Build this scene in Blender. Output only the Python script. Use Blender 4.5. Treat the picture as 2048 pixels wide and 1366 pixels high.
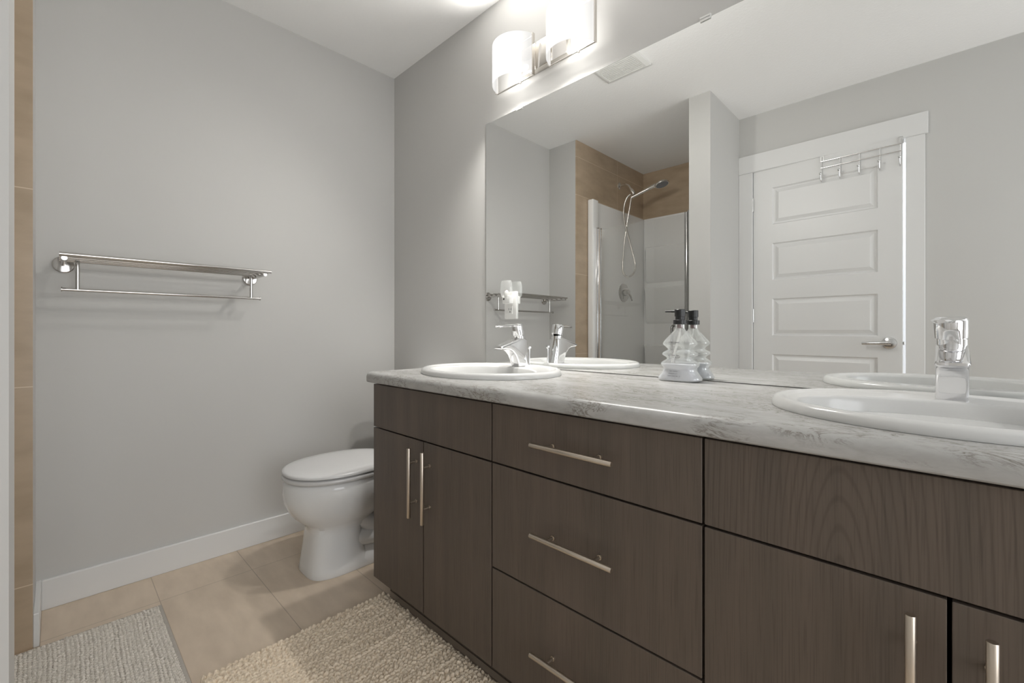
import bpy, bmesh, math, random
import numpy as np
from mathutils import Vector, Matrix

for o in list(bpy.data.objects): bpy.data.objects.remove(o)
SC = bpy.context.scene
COL = SC.collection
PI = math.pi
R = math.radians

# ------------------------------------------------------------------ camera, world, exposure
cam_d = bpy.data.cameras.new('camera'); cam = bpy.data.objects.new('camera', cam_d); COL.objects.link(cam)
cam.location = (2.2829, -1.3582, 0.981)
cam.rotation_euler = (R(90), 0, R(44.3345))
cam_d.sensor_width = 36.0
cam_d.lens = 890.2961 / 2048 * 36.0
cam_d.shift_y = -(683 - 662.7) / 2048
cam_d.clip_start = 0.02
SC.camera = cam
SC.view_settings.view_transform = 'Standard'
SC.view_settings.look = 'None'
SC.view_settings.gamma = 1.0
SC.view_settings.use_curve_mapping = False
SC.view_settings.exposure = 0.76
w = bpy.data.worlds.new('sky'); SC.world = w; w.use_nodes = True
bgn = w.node_tree.nodes['Background']
bgn.inputs[0].default_value = (0.96, 0.98, 1.0, 1); bgn.inputs[1].default_value = 2.7
try:
    SC.cycles.use_denoising = True
    SC.cycles.max_bounces = 14; SC.cycles.diffuse_bounces = 7; SC.cycles.glossy_bounces = 7
    SC.cycles.transmission_bounces = 10; SC.cycles.transparent_max_bounces = 16
except Exception: pass
FRONT_W, DOWN_W, UP_W = 1.6, 32.0, 22.0   # bulb light, watts
BULB_C = (1.0, 0.972, 0.925)
SHADE_E = 0.85          # frosted shade glow
SHADE_C = (1.0, 0.985, 0.96)

pl = bpy.data.lights.new('daylight_portal', 'AREA'); pl.shape = 'RECTANGLE'; pl.size = 1.46; pl.size_y = 1.72; pl.cycles.is_portal = True  # guides sky light in through the added, unseen window
po = bpy.data.objects.new('daylight_portal', pl); COL.objects.link(po); po.location = (4.09, -1.05, 1.16); po.rotation_euler = (R(90), 0, R(90))

# ------------------------------------------------------------------ materials
def new_mat(name):
    m = bpy.data.materials.new(name); m.use_nodes = True
    nt = m.node_tree; return m, nt, nt.nodes['Principled BSDF']
def N(nt, typ, **kw):
    n = nt.nodes.new(typ)
    for k, v in kw.items(): setattr(n, k, v)
    return n
def pbr(name, col, rough=0.5, metal=0.0, noise=None, bump=None, spec=None):
    m, nt, b = new_mat(name)
    b.inputs['Base Color'].default_value = (*col, 1); b.inputs['Roughness'].default_value = rough
    b.inputs['Metallic'].default_value = metal
    if spec is not None: b.inputs['Specular IOR Level'].default_value = spec
    tc = N(nt, 'ShaderNodeTexCoord')
    if noise:
        sc, amt = noise
        n = N(nt, 'ShaderNodeTexNoise'); n.inputs['Scale'].default_value = sc; n.inputs['Detail'].default_value = 4
        nt.links.new(tc.outputs['Object'], n.inputs['Vector'])
        r = N(nt, 'ShaderNodeMapRange'); r.inputs['To Min'].default_value = 1 - amt; r.inputs['To Max'].default_value = 1 + amt
        nt.links.new(n.outputs['Fac'], r.inputs['Value'])
        mx = N(nt, 'ShaderNodeMix', data_type='RGBA', blend_type='MULTIPLY'); mx.inputs['Factor'].default_value = 1
        mx.inputs['A'].default_value = (*col, 1); nt.links.new(r.outputs['Result'], mx.inputs['B'])
        nt.links.new(mx.outputs['Result'], b.inputs['Base Color'])
    if bump:
        sc, st, dist = bump
        n = N(nt, 'ShaderNodeTexNoise'); n.inputs['Scale'].default_value = sc; n.inputs['Detail'].default_value = 3
        nt.links.new(tc.outputs['Object'], n.inputs['Vector'])
        bp = N(nt, 'ShaderNodeBump'); bp.inputs['Strength'].default_value = st; bp.inputs['Distance'].default_value = dist
        nt.links.new(n.outputs['Fac'], bp.inputs['Height']); nt.links.new(bp.outputs['Normal'], b.inputs['Normal'])
    return m

M = {}
M['wall'] = pbr('wall_paint', (0.56, 0.555, 0.54), 0.55, noise=(3, 0.012), bump=(350, 0.08, 0.001))
M['ceiling'] = pbr('ceiling_paint', (0.92, 0.92, 0.915), 0.8, bump=(90, 0.35, 0.003))
M['hall'] = pbr('hallway_paint', (0.55, 0.58, 0.63), 0.6, noise=(3, 0.01))
M['trim'] = pbr('trim_paint', (0.73, 0.73, 0.725), 0.35, noise=(4, 0.01))
M['white_plastic'] = pbr('white_plastic', (0.78, 0.78, 0.76), 0.35, noise=(20, 0.01))
M['dark'] = pbr('dark_recess', (0.012, 0.011, 0.010), 0.7, noise=(20, 0.1))
M['ceramic'] = pbr('glazed_ceramic', (0.78, 0.785, 0.785), 0.10, noise=(3, 0.008))
M['sink_ceramic'] = pbr('sink_ceramic', (0.64, 0.642, 0.635), 0.17, noise=(3, 0.008))
M['seat_plastic'] = pbr('toilet_seat_plastic', (0.63, 0.63, 0.63), 0.22, noise=(3, 0.008))
M['acrylic'] = pbr('shower_acrylic', (0.90, 0.90, 0.895), 0.16, noise=(3, 0.01))
M['chrome'] = pbr('chrome', (0.86, 0.86, 0.87), 0.05, 1.0, noise=(8, 0.01))
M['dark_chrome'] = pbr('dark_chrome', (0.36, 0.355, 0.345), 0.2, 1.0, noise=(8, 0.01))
M['rack_chrome'] = pbr('rack_chrome', (0.60, 0.585, 0.565), 0.14, 1.0, noise=(8, 0.01))
M['warm_chrome'] = pbr('polished_nickel', (0.74, 0.71, 0.67), 0.12, 1.0, noise=(8, 0.01))
M['nickel'] = pbr('brushed_nickel', (0.62, 0.55, 0.47), 0.34, 1.0, noise=(60, 0.05))
M['brushed'] = pbr('brushed_steel', (0.70, 0.70, 0.70), 0.22, 1.0, noise=(60, 0.04))
M['black_plastic'] = pbr('black_plastic', (0.012, 0.012, 0.012), 0.35, noise=(40, 0.1))
M['lotion'] = pbr('white_lotion', (0.76, 0.77, 0.83), 0.35, noise=(20, 0.02))
M['tube'] = pbr('dip_tube', (0.85, 0.85, 0.83), 0.3, noise=(20, 0.02))
M['stopper'] = pbr('red_brown_stopper', (0.16, 0.045, 0.04), 0.4, noise=(40, 0.1))
M['ink'] = pbr('grey_print', (0.20, 0.20, 0.21), 0.6, noise=(40, 0.1))
M['rubber'] = pbr('black_rubber', (0.015, 0.014, 0.012), 0.6, noise=(40, 0.1))

def mat_mirror():
    m, nt, b = new_mat('mirror_silver'); nt.nodes.remove(b)
    g = N(nt, 'ShaderNodeBsdfGlossy'); g.inputs['Roughness'].default_value = 0.0
    g.inputs['Color'].default_value = (0.93, 0.94, 0.935, 1)
    nt.links.new(g.outputs[0], nt.nodes['Material Output'].inputs[0]); return m
M['mirror'] = mat_mirror()

def mat_thin_glass(name, tint, refl, edge, rough=0.02, haze=0.0):
    m, nt, b = new_mat(name); nt.nodes.remove(b)
    t = N(nt, 'ShaderNodeBsdfTransparent'); t.inputs['Color'].default_value = (*tint, 1)
    g = N(nt, 'ShaderNodeBsdfGlossy'); g.inputs['Roughness'].default_value = rough; g.inputs['Color'].default_value = (0.95, 0.97, 0.96, 1)
    lw = N(nt, 'ShaderNodeLayerWeight'); lw.inputs['Blend'].default_value = 0.35
    r = N(nt, 'ShaderNodeMapRange'); r.inputs['To Min'].default_value = refl; r.inputs['To Max'].default_value = edge
    nt.links.new(lw.outputs['Facing'], r.inputs['Value'])
    mx = N(nt, 'ShaderNodeMixShader'); nt.links.new(r.outputs['Result'], mx.inputs[0])
    nt.links.new(t.outputs[0], mx.inputs[1]); nt.links.new(g.outputs[0], mx.inputs[2])
    out = mx
    if haze:
        d = N(nt, 'ShaderNodeBsdfDiffuse'); d.inputs['Color'].default_value = (0.85, 0.86, 0.86, 1)
        m2 = N(nt, 'ShaderNodeMixShader'); m2.inputs[0].default_value = haze
        nt.links.new(mx.outputs[0], m2.inputs[1]); nt.links.new(d.outputs[0], m2.inputs[2]); out = m2
    nt.links.new(out.outputs[0], nt.nodes['Material Output'].inputs[0]); return m
M['door_glass'] = mat_thin_glass('clear_shower_glass', (0.98, 0.98, 0.975), 0.03, 0.4)
M['bottle_glass'] = mat_thin_glass('bottle_glass', (0.95, 0.955, 0.95), 0.08, 0.9, 0.05, 0.15)
M['clear_plastic'] = mat_thin_glass('clear_plastic', (0.96, 0.96, 0.95), 0.05, 0.5, 0.05, 0.22)

def mat_shade():
    """frosted glass lit from inside: part of the light passes straight, the rest glows, most where the bulb is near"""
    m, nt, b = new_mat('frosted_white_glass'); nt.nodes.remove(b)
    t = N(nt, 'ShaderNodeBsdfTransparent'); t.inputs['Color'].default_value = (1, 1, 1, 1)
    geo = N(nt, 'ShaderNodeNewGeometry'); sp = N(nt, 'ShaderNodeSeparateXYZ'); nt.links.new(geo.outputs['Normal'], sp.inputs[0])
    ab = N(nt, 'ShaderNodeMath', operation='ABSOLUTE'); nt.links.new(sp.outputs['Y'], ab.inputs[0])
    r = N(nt, 'ShaderNodeMapRange'); r.inputs['From Min'].default_value = 0.35; r.inputs['From Max'].default_value = 1.0
    r.inputs['To Min'].default_value = SHADE_E * 0.62; r.inputs['To Max'].default_value = SHADE_E
    nt.links.new(ab.outputs[0], r.inputs['Value'])
    e = N(nt, 'ShaderNodeEmission'); e.inputs['Color'].default_value = (*SHADE_C, 1); nt.links.new(r.outputs['Result'], e.inputs['Strength'])
    mx = N(nt, 'ShaderNodeMixShader'); mx.inputs[0].default_value = 0.58
    nt.links.new(t.outputs[0], mx.inputs[1]); nt.links.new(e.outputs[0], mx.inputs[2])
    nt.links.new(mx.outputs[0], nt.nodes['Material Output'].inputs[0]); return m
M['shade'] = mat_shade()
def mat_emit(name, col, st):
    m, nt, b = new_mat(name); nt.nodes.remove(b)
    e = N(nt, 'ShaderNodeEmission'); e.inputs['Color'].default_value = (*col, 1); e.inputs['Strength'].default_value = st
    nt.links.new(e.outputs[0], nt.nodes['Material Output'].inputs[0]); return m
M['bulb'] = mat_emit('lit_bulb', BULB_C, 5.0)

def ramp(nt, stops, interp='LINEAR'):
    r = N(nt, 'ShaderNodeValToRGB'); cr = r.color_ramp; cr.interpolation = interp
    while len(cr.elements) > 1: cr.elements.remove(cr.elements[-1])
    cr.elements[0].position = stops[0][0]; cr.elements[0].color = (*stops[0][1], 1)
    for p, c in stops[1:]:
        e = cr.elements.new(p); e.color = (*c, 1)
    return r

def mat_wood(name, cathedral=False):
    m, nt, b = new_mat(name)
    L = nt.links.new
    tc = N(nt, 'ShaderNodeTexCoord'); geo = N(nt, 'ShaderNodeNewGeometry')
    mp = N(nt, 'ShaderNodeMapping'); mp.inputs['Scale'].default_value = (26, 26, 0.9)
    L(geo.outputs['Position'], mp.inputs['Vector'])
    n1 = N(nt, 'ShaderNodeTexNoise'); n1.inputs['Scale'].default_value = 1; n1.inputs['Detail'].default_value = 5; n1.inputs['Distortion'].default_value = 0.3
    L(mp.outputs[0], n1.inputs['Vector'])
    mp2 = N(nt, 'ShaderNodeMapping'); mp2.inputs['Scale'].default_value = (420, 420, 9)
    L(geo.outputs['Position'], mp2.inputs['Vector'])
    n2 = N(nt, 'ShaderNodeTexNoise'); n2.inputs['Scale'].default_value = 1; n2.inputs['Detail'].default_value = 3
    L(mp2.outputs[0], n2.inputs['Vector'])
    cr1 = ramp(nt, [(0.3, (0.103, 0.083, 0.067)), (0.55, (0.122, 0.096, 0.077)), (0.75, (0.138, 0.107, 0.086))])
    L(n1.outputs['Fac'], cr1.inputs[0])
    cr2 = ramp(nt, [(0.33, (0.80, 0.80, 0.80)), (0.48, (1, 1, 1)), (0.7, (1.06, 1.055, 1.05))])
    L(n2.outputs['Fac'], cr2.inputs[0])
    mx = N(nt, 'ShaderNodeMix', data_type='RGBA', blend_type='MULTIPLY'); mx.inputs['Factor'].default_value = 1
    L(cr1.outputs[0], mx.inputs['A']); L(cr2.outputs[0], mx.inputs['B'])
    col = mx.outputs['Result']
    if cathedral:
        # flame figure: stretched rings around a few hearts
        mp3 = N(nt, 'ShaderNodeMapping'); mp3.inputs['Location'].default_value = cathedral; mp3.inputs['Scale'].default_value = (9.5, 1, 2.1)
        L(geo.outputs['Position'], mp3.inputs['Vector'])
        wv = N(nt, 'ShaderNodeTexWave', wave_type='RINGS', rings_direction='Y'); wv.inputs['Scale'].default_value = 3.4
        wv.inputs['Distortion'].default_value = 1.6; wv.inputs['Detail'].default_value = 2; wv.inputs['Detail Scale'].default_value = 0.8
        L(mp3.outputs[0], wv.inputs['Vector'])
        cr3 = ramp(nt, [(0.0, (0.78, 0.78, 0.78)), (0.25, (1, 1, 1)), (1, (1.03, 1.03, 1.03))])
        L(wv.outputs['Fac'], cr3.inputs[0])
        mx2 = N(nt, 'ShaderNodeMix', data_type='RGBA', blend_type='MULTIPLY'); mx2.inputs['Factor'].default_value = 0.8
        L(col, mx2.inputs['A']); L(cr3.outputs[0], mx2.inputs['B']); col = mx2.outputs['Result']
    L(col, b.inputs['Base Color'])
    b.inputs['Roughness'].default_value = 0.42; b.inputs['Specular IOR Level'].default_value = 0.4
    bp = N(nt, 'ShaderNodeBump'); bp.inputs['Strength'].default_value = 0.12; bp.inputs['Distance'].default_value = 0.0008
    L(n2.outputs['Fac'], bp.inputs['Height']); L(bp.outputs['Normal'], b.inputs['Normal'])
    return m
M['wood'] = mat_wood('dark_stained_oak')
M['wood_flame'] = mat_wood('dark_stained_oak_flame', (-9.5 * 2.17, 0, -2.1 * 0.60))

def mat_marble():
    m, nt, b = new_mat('grey_white_marble_laminate'); L = nt.links.new
    geo = N(nt, 'ShaderNodeNewGeometry')
    mp = N(nt, 'ShaderNodeMapping'); mp.inputs['Scale'].default_value = (1.0, 2.6, 2.6); mp.inputs['Rotation'].default_value = (0, 0.25, 0.12)
    L(geo.outputs['Position'], mp.inputs['Vector'])
    def noise(sc, det, dist, rough=0.6):
        n = N(nt, 'ShaderNodeTexNoise'); n.inputs['Scale'].default_value = sc; n.inputs['Detail'].default_value = det
        n.inputs['Distortion'].default_value = dist; n.inputs['Roughness'].default_value = rough
        L(mp.outputs[0], n.inputs['Vector']); return n
    n1 = noise(7, 6, 0.9); n2 = noise(13, 7, 2.2, 0.65); n3 = noise(26, 5, 0.6); n4 = noise(5, 3, 0.5)
    base = ramp(nt, [(0.28, (0.37, 0.367, 0.357)), (0.45, (0.425, 0.422, 0.412)), (0.62, (0.465, 0.462, 0.453)), (0.8, (0.51, 0.507, 0.498))])
    L(n1.outputs['Fac'], base.inputs[0])
    # thin veins where a distorted noise crosses its middle
    ab = N(nt, 'ShaderNodeMath', operation='SUBTRACT'); L(n2.outputs['Fac'], ab.inputs[0]); ab.inputs[1].default_value = 0.5
    ab2 = N(nt, 'ShaderNodeMath', operation='ABSOLUTE'); L(ab.outputs[0], ab2.inputs[0])
    vr = ramp(nt, [(0.0, (0.38, 0.35, 0.31)), (0.016, (0.74, 0.72, 0.69)), (0.05, (1, 1, 1))]); L(ab2.outputs[0], vr.inputs[0])
    sel = ramp(nt, [(0.44, (0, 0, 0)), (0.56, (1, 1, 1))]); L(n4.outputs['Fac'], sel.inputs[0])
    mx = N(nt, 'ShaderNodeMix', data_type='RGBA', blend_type='MULTIPLY'); L(sel.outputs[0], mx.inputs['Factor'])
    L(base.outputs[0], mx.inputs['A']); L(vr.outputs[0], mx.inputs['B'])
    fine = ramp(nt, [(0.3, (0.90, 0.895, 0.885)), (0.55, (1, 1, 1)), (0.8, (1.04, 1.04, 1.04))]); L(n3.outputs['Fac'], fine.inputs[0])
    mx2 = N(nt, 'ShaderNodeMix', data_type='RGBA', blend_type='MULTIPLY'); mx2.inputs['Factor'].default_value = 1
    L(mx.outputs['Result'], mx2.inputs['A']); L(fine.outputs[0], mx2.inputs['B'])
    L(mx2.outputs['Result'], b.inputs['Base Color']); b.inputs['Roughness'].default_value = 0.26
    return m
M['marble'] = mat_marble()

def mat_floor_tile():
    m, nt, b = new_mat('beige_floor_tile'); L = nt.links.new
    geo = N(nt, 'ShaderNodeNewGeometry')
    mp = N(nt, 'ShaderNodeMapping'); mp.inputs['Location'].default_value = (-0.237, 0.795, 0)
    L(geo.outputs['Position'], mp.inputs['Vector'])
    br = N(nt, 'ShaderNodeTexBrick'); br.offset = 0.0; br.offset_frequency = 2
    for k, v in (('Scale', 1.0), ('Mortar Size', 0.0016), ('Mortar Smooth', 0.3), ('Brick Width', 0.61), ('Row Height', 0.30), ('Bias', 0.0)): br.inputs[k].default_value = v
    br.inputs['Color1'].default_value = (0.60, 0.50, 0.395, 1); br.inputs['Color2'].default_value = (0.63, 0.525, 0.415, 1); br.inputs['Mortar'].default_value = (0.42, 0.345, 0.275, 1)
    L(mp.outputs[0], br.inputs['Vector'])
    mp2 = N(nt, 'ShaderNodeMapping'); mp2.inputs['Scale'].default_value = (3, 9, 3); mp2.inputs['Rotation'].default_value = (0, 0, 0.35)
    L(geo.outputs['Position'], mp2.inputs['Vector'])
    n = N(nt, 'ShaderNodeTexNoise'); n.inputs['Scale'].default_value = 2.2; n.inputs['Detail'].default_value = 6; L(mp2.outputs[0], n.inputs['Vector'])
    r = ramp(nt, [(0.3, (0.90, 0.89, 0.88)), (0.7, (1.06, 1.06, 1.06))]); L(n.outputs['Fac'], r.inputs[0])
    mx = N(nt, 'ShaderNodeMix', data_type='RGBA', blend_type='MULTIPLY'); mx.inputs['Factor'].default_value = 1
    L(br.outputs['Color'], mx.inputs['A']); L(r.outputs[0], mx.inputs['B']); L(mx.outputs['Result'], b.inputs['Base Color'])
    b.inputs['Roughness'].default_value = 0.42
    bp = N(nt, 'ShaderNodeBump'); bp.inputs['Strength'].default_value = 0.4; bp.inputs['Distance'].default_value = 0.002; bp.invert = True
    L(br.outputs['Fac'], bp.inputs['Height']); L(bp.outputs['Normal'], b.inputs['Normal'])
    return m
M['floor_tile'] = mat_floor_tile()

def mat_wall_tile(name, lines):
    """tan glazed tile with pale grout joints at the given (axis, position) planes"""
    m, nt, b = new_mat(name); L = nt.links.new
    geo = N(nt, 'ShaderNodeNewGeometry'); sp = N(nt, 'ShaderNodeSeparateXYZ'); L(geo.outputs['Position'], sp.inputs[0])
    cur = None
    for ax, p in lines:
        a = N(nt, 'ShaderNodeMath', operation='SUBTRACT'); L(sp.outputs[ax], a.inputs[0]); a.inputs[1].default_value = p
        c = N(nt, 'ShaderNodeMath', operation='ABSOLUTE'); L(a.outputs[0], c.inputs[0])
        if cur is None: cur = c.outputs[0]
        else:
            mn = N(nt, 'ShaderNodeMath', operation='MINIMUM'); L(cur, mn.inputs[0]); L(c.outputs[0], mn.inputs[1]); cur = mn.outputs[0]
    lt = N(nt, 'ShaderNodeMath', operation='LESS_THAN'); L(cur, lt.inputs[0]); lt.inputs[1].default_value = 0.0016
    mp = N(nt, 'ShaderNodeMapping'); mp.inputs['Scale'].default_value = (3, 3, 8); L(geo.outputs['Position'], mp.inputs['Vector'])
    n = N(nt, 'ShaderNodeTexNoise'); n.inputs['Scale'].default_value = 2.0; n.inputs['Detail'].default_value = 6; L(mp.outputs[0], n.inputs['Vector'])
    r = ramp(nt, [(0.3, (0.41, 0.318, 0.222)), (0.7, (0.51, 0.40, 0.29))]); L(n.outputs['Fac'], r.inputs[0])
    mx = N(nt, 'ShaderNodeMix', data_type='RGBA'); L(lt.outputs[0], mx.inputs['Factor']); L(r.outputs[0], mx.inputs['A'])
    mx.inputs['B'].default_value = (0.66, 0.56, 0.44, 1); L(mx.outputs['Result'], b.inputs['Base Color']); b.inputs['Roughness'].default_value = 0.33
    return m
M['tile_left'] = mat_wall_tile('tan_wall_tile', [('Z', 0.20), ('Z', 0.81), ('Z', 1.42), ('Z', 2.025), ('Z', 2.316), ('Y', -2.003)])
M['tile_back'] = mat_wall_tile('tan_wall_tile_back', [('X', 0.75), ('Z', 1.42)])

def mat_pile(name, c0, c1):
    m, nt, b = new_mat(name); L = nt.links.new
    geo = N(nt, 'ShaderNodeNewGeometry')
    n = N(nt, 'ShaderNodeTexNoise'); n.inputs['Scale'].default_value = 160; n.inputs['Detail'].default_value = 4; L(geo.outputs['Position'], n.inputs['Vector'])
    r = ramp(nt, [(0.3, c0), (0.7, c1)]); L(n.outputs['Fac'], r.inputs[0]); L(r.outputs[0], b.inputs['Base Color'])
    b.inputs['Roughness'].default_value = 0.95; b.inputs['Specular IOR Level'].default_value = 0.1
    bp = N(nt, 'ShaderNodeBump'); bp.inputs['Strength'].default_value = 0.5; bp.inputs['Distance'].default_value = 0.002
    n2 = N(nt, 'ShaderNodeTexNoise'); n2.inputs['Scale'].default_value = 600; L(geo.outputs['Position'], n2.inputs['Vector'])
    L(n2.outputs['Fac'], bp.inputs['Height']); L(bp.outputs['Normal'], b.inputs['Normal'])
    return m
M['pile_grey'] = mat_pile('grey_chenille', (0.57, 0.53, 0.47), (0.80, 0.755, 0.69))
M['pile_beige'] = mat_pile('beige_chenille', (0.66, 0.56, 0.44), (0.88, 0.77, 0.62))
M['hem_grey'] = pbr('grey_hem', (0.42, 0.39, 0.35), 0.9, noise=(120, 0.1))
M['hem_beige'] = pbr('beige_hem', (0.46, 0.38, 0.30), 0.9, noise=(120, 0.1))

# ------------------------------------------------------------------ mesh helpers
class MB:
    """collects shapes (world coordinates) and links them as ONE mesh object"""
    def __init__(s): s.v = []; s.f = []
    def add(s, vs, fs):
        o = len(s.v); s.v += [tuple(v) for v in vs]; s.f += [[i + o for i in f] for f in fs]; return s
    def bm(s, bm):
        bm.verts.index_update(); s.add([v.co[:] for v in bm.verts], [[v.index for v in f.verts] for f in bm.faces]); bm.free(); return s
    def box(s, x0, x1, y0, y1, z0, z1, bev=0.0, seg=2):
        bm = bmesh.new(); bmesh.ops.create_cube(bm, size=1)
        for v in bm.verts:
            v.co = ((x0 + x1) / 2 + v.co.x * (x1 - x0), (y0 + y1) / 2 + v.co.y * (y1 - y0), (z0 + z1) / 2 + v.co.z * (z1 - z0))
        if bev: bmesh.ops.bevel(bm, geom=bm.edges[:] , offset=bev, segments=seg, profile=0.5, affect='EDGES')
        return s.bm(bm)
    def tube(s, pts, r, seg=16, caps=True, closed=False):
        pts = [Vector(p) for p in pts]; n = len(pts); rs = r if isinstance(r, (list, tuple)) else [r] * n
        rings = []; up = None
        for i, p in enumerate(pts):
            if closed: t = (pts[(i + 1) % n] - pts[i - 1]).normalized()
            else: t = (pts[min(i + 1, n - 1)] - pts[max(i - 1, 0)]).normalized()
            if up is None:
                up = t.orthogonal().normalized()
            up = (up - t * up.dot(t)).normalized(); b = t.cross(up)
            rings.append([p + (up * math.cos(2 * PI * k / seg) + b * math.sin(2 * PI * k / seg)) * rs[i] for k in range(seg)])
        return s.loft(rings, caps and not closed, closed)
    def loft(s, rings, caps=True, closed=False):
        n = len(rings); k = len(rings[0]); vs = [p for r in rings for p in r]; fs = []
        for i in range(n if closed else n - 1):
            a = i * k; b = ((i + 1) % n) * k
            for j in range(k): fs.append([a + j, a + (j + 1) % k, b + (j + 1) % k, b + j])
        if caps: fs.append(list(range(k))[::-1]); fs.append([(n - 1) * k + j for j in range(k)])
        return s.add(vs, fs)
    def lathe(s, prof, c=(0, 0, 0), axis=(0, 0, 1), seg=32, caps=True):
        ax = Vector(axis).normalized(); u = ax.orthogonal().normalized(); v = ax.cross(u); c = Vector(c)
        rings = [[c + ax * h + (u * math.cos(2 * PI * k / seg) + v * math.sin(2 * PI * k / seg)) * max(r, 1e-5) for k in range(seg)] for r, h in prof]
        return s.loft(rings, caps)
    def prism(s, poly, axis, a0, a1, bev=0.0, seg=3):
        """polygon in the two other axes (order xyz without axis), extruded along axis"""
        def P(p, a):
            q = list(p); q.insert('xyz'.index(axis), a); return q
        bm = bmesh.new(); A = [bm.verts.new(P(p, a0)) for p in poly]; B = [bm.verts.new(P(p, a1)) for p in poly]; n = len(poly)
        for i in range(n): bm.faces.new([A[i], A[(i + 1) % n], B[(i + 1) % n], B[i]])
        fa = bm.faces.new(A[::-1]); fb = bm.faces.new(B)
        bmesh.ops.recalc_face_normals(bm, faces=bm.faces[:])
        if bev: bmesh.ops.bevel(bm, geom=[e for f in (fa, fb) for e in f.edges], offset=bev, segments=seg, profile=0.5, affect='EDGES')
        return s.bm(bm)
    def xf(s, mat):
        s.v = [tuple(mat @ Vector(v)) for v in s.v]; return s

def wloc(o):
    p = Vector((0, 0, 0))
    while o is not None: p += Vector(o.location); o = o.parent
    return p
def obj(name, mb, mat, parent=None, at=None, smooth=35, label=None, normals=True):
    me = bpy.data.meshes.new(name)
    base = wloc(parent) if parent is not None else Vector(at if at is not None else (0, 0, 0))
    me.from_pydata([(x - base.x, y - base.y, z - base.z) for x, y, z in mb.v], [], mb.f)
    if normals:
        bm = bmesh.new(); bm.from_mesh(me); bmesh.ops.recalc_face_normals(bm, faces=bm.faces[:]); bm.to_mesh(me); bm.free()
    me.materials.append(M[mat] if isinstance(mat, str) else mat)
    if smooth:
        for p in me.polygons: p.use_smooth = True
        me.set_sharp_from_angle(angle=R(smooth))
    o = bpy.data.objects.new(name, me); COL.objects.link(o)
    if parent is not None: o.parent = parent
    else: o.location = base
    if label: o['label'] = label
    return o
def tag(o, label, cat, group=None, kind=None):
    o['label'] = label; o['category'] = cat
    if group: o['group'] = group
    if kind: o['kind'] = kind
    return o
def thing(name, loc, label, cat, group=None):
    o = bpy.data.objects.new(name, None); COL.objects.link(o); o.location = loc; o.empty_display_size = 0.05
    return tag(o, label, cat, group)
def struct(name, mb, mat, label, cat, at=None, parent=None, smooth=35):
    o = obj(name, mb, mat, parent=parent, at=at, smooth=smooth); o['kind'] = 'structure'; o['label'] = label; o['category'] = cat; return o
def copy_tree(o, parent=None):
    c = o.copy(); COL.objects.link(c)
    if parent is not None: c.parent = parent
    for ch in list(o.children): copy_tree(ch, c)
    return c
def smoothpath(pts, n=8):
    """Catmull-Rom through pts"""
    P = [Vector(p) for p in pts]; out = []
    for i in range(len(P) - 1):
        p0 = P[max(i - 1, 0)]; p1 = P[i]; p2 = P[i + 1]; p3 = P[min(i + 2, len(P) - 1)]
        for k in range(n):
            t = k / n
            out.append(0.5 * ((2 * p1) + (-p0 + p2) * t + (2 * p0 - 5 * p1 + 4 * p2 - p3) * t * t + (-p0 + 3 * p1 - 3 * p2 + p3) * t ** 3))
    out.append(P[-1]); return out

# ------------------------------------------------------------------ room shell
H = 2.44; XR = 4.0; YB = -1.937; YP = -1.409; SX = 0.263; YS = -2.455; P1 = 1.128; P2 = 1.258
mb = MB().box(-0.12, XR + 0.14, -3.6, 0.13, -0.1, 0)
struct('floor', mb, 'floor_tile', 'beige tiled bathroom floor', 'floor')
mb = MB().box(-0.12, XR + 0.12, -2.575, 0.13, H, H + 0.1)
struct('ceiling', mb, 'ceiling', 'white textured ceiling', 'ceiling')
struct('wall_back', MB().box(-0.12, XR + 0.12, 0.006, 0.13, 0, H), 'wall', 'light grey wall behind the vanity and mirror', 'wall')
struct('wall_left', MB().box(-0.12, 0, YP, 0.006, 0, H), 'wall', 'light grey wall with the towel rack', 'wall')
struct('wall_stub', MB().box(-0.12, SX - 0.008, -2.575, YP, 0, H), 'wall', 'short grey wall between towel rack wall and shower', 'wall')
struct('wall_shower_left', MB().box(SX - 0.008, SX, YS, YP, 0, H), 'tile_left', 'tan tiled left side wall of the shower', 'wall')
struct('wall_shower_back', MB().box(SX - 0.008, P1, YS - 0.12, YS, 0, H), 'tile_back', 'tan tiled back wall of the shower', 'wall')
struct('wall_partition', MB().box(P1, P2, -2.575, YP, 0, H), 'wall', 'grey partition wall between shower and door', 'wall')
WY0, WY1, WZ0, WZ1 = -1.78, -0.32, 0.30, 2.02   # unseen window added for daylight in the far right wall, behind the camera
mb = MB().box(XR, XR + 0.14, WY1, 0.006, 0, H).box(XR, XR + 0.14, -2.052, WY0, 0, H).box(XR, XR + 0.14, WY0, WY1, WZ1, H).box(XR, XR + 0.14, WY0, WY1, 0, WZ0)
struct('wall_right', mb, 'wall', 'light grey wall with the added, unseen daylight window at the far right end of the room', 'wall')
mb = MB()
for y in (WY0, (WY0 + WY1) / 2 - 0.02, WY1 - 0.04): mb.box(XR + 0.06, XR + 0.11, y, y + 0.04, WZ0, WZ1)
for z in (WZ0, WZ1 - 0.04): mb.box(XR + 0.06, XR + 0.11, WY0, WY1, z, z + 0.04)
struct('added_window_1', mb, 'trim', 'white frame of the unseen window added for daylight in the far right wall', 'window')
DZ = 2.062; DL = 1.347; DR = 2.118
mb = MB().box(P2, DL - 0.012, YB - 0.115, YB, 0, H).box(DR + 0.012, XR, YB - 0.115, YB, 0, H).box(DL - 0.012, DR + 0.012, YB - 0.115, YB, DZ + 0.014, H)
struct('wall_front', mb, 'wall', 'grey wall with the white door', 'wall')
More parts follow.
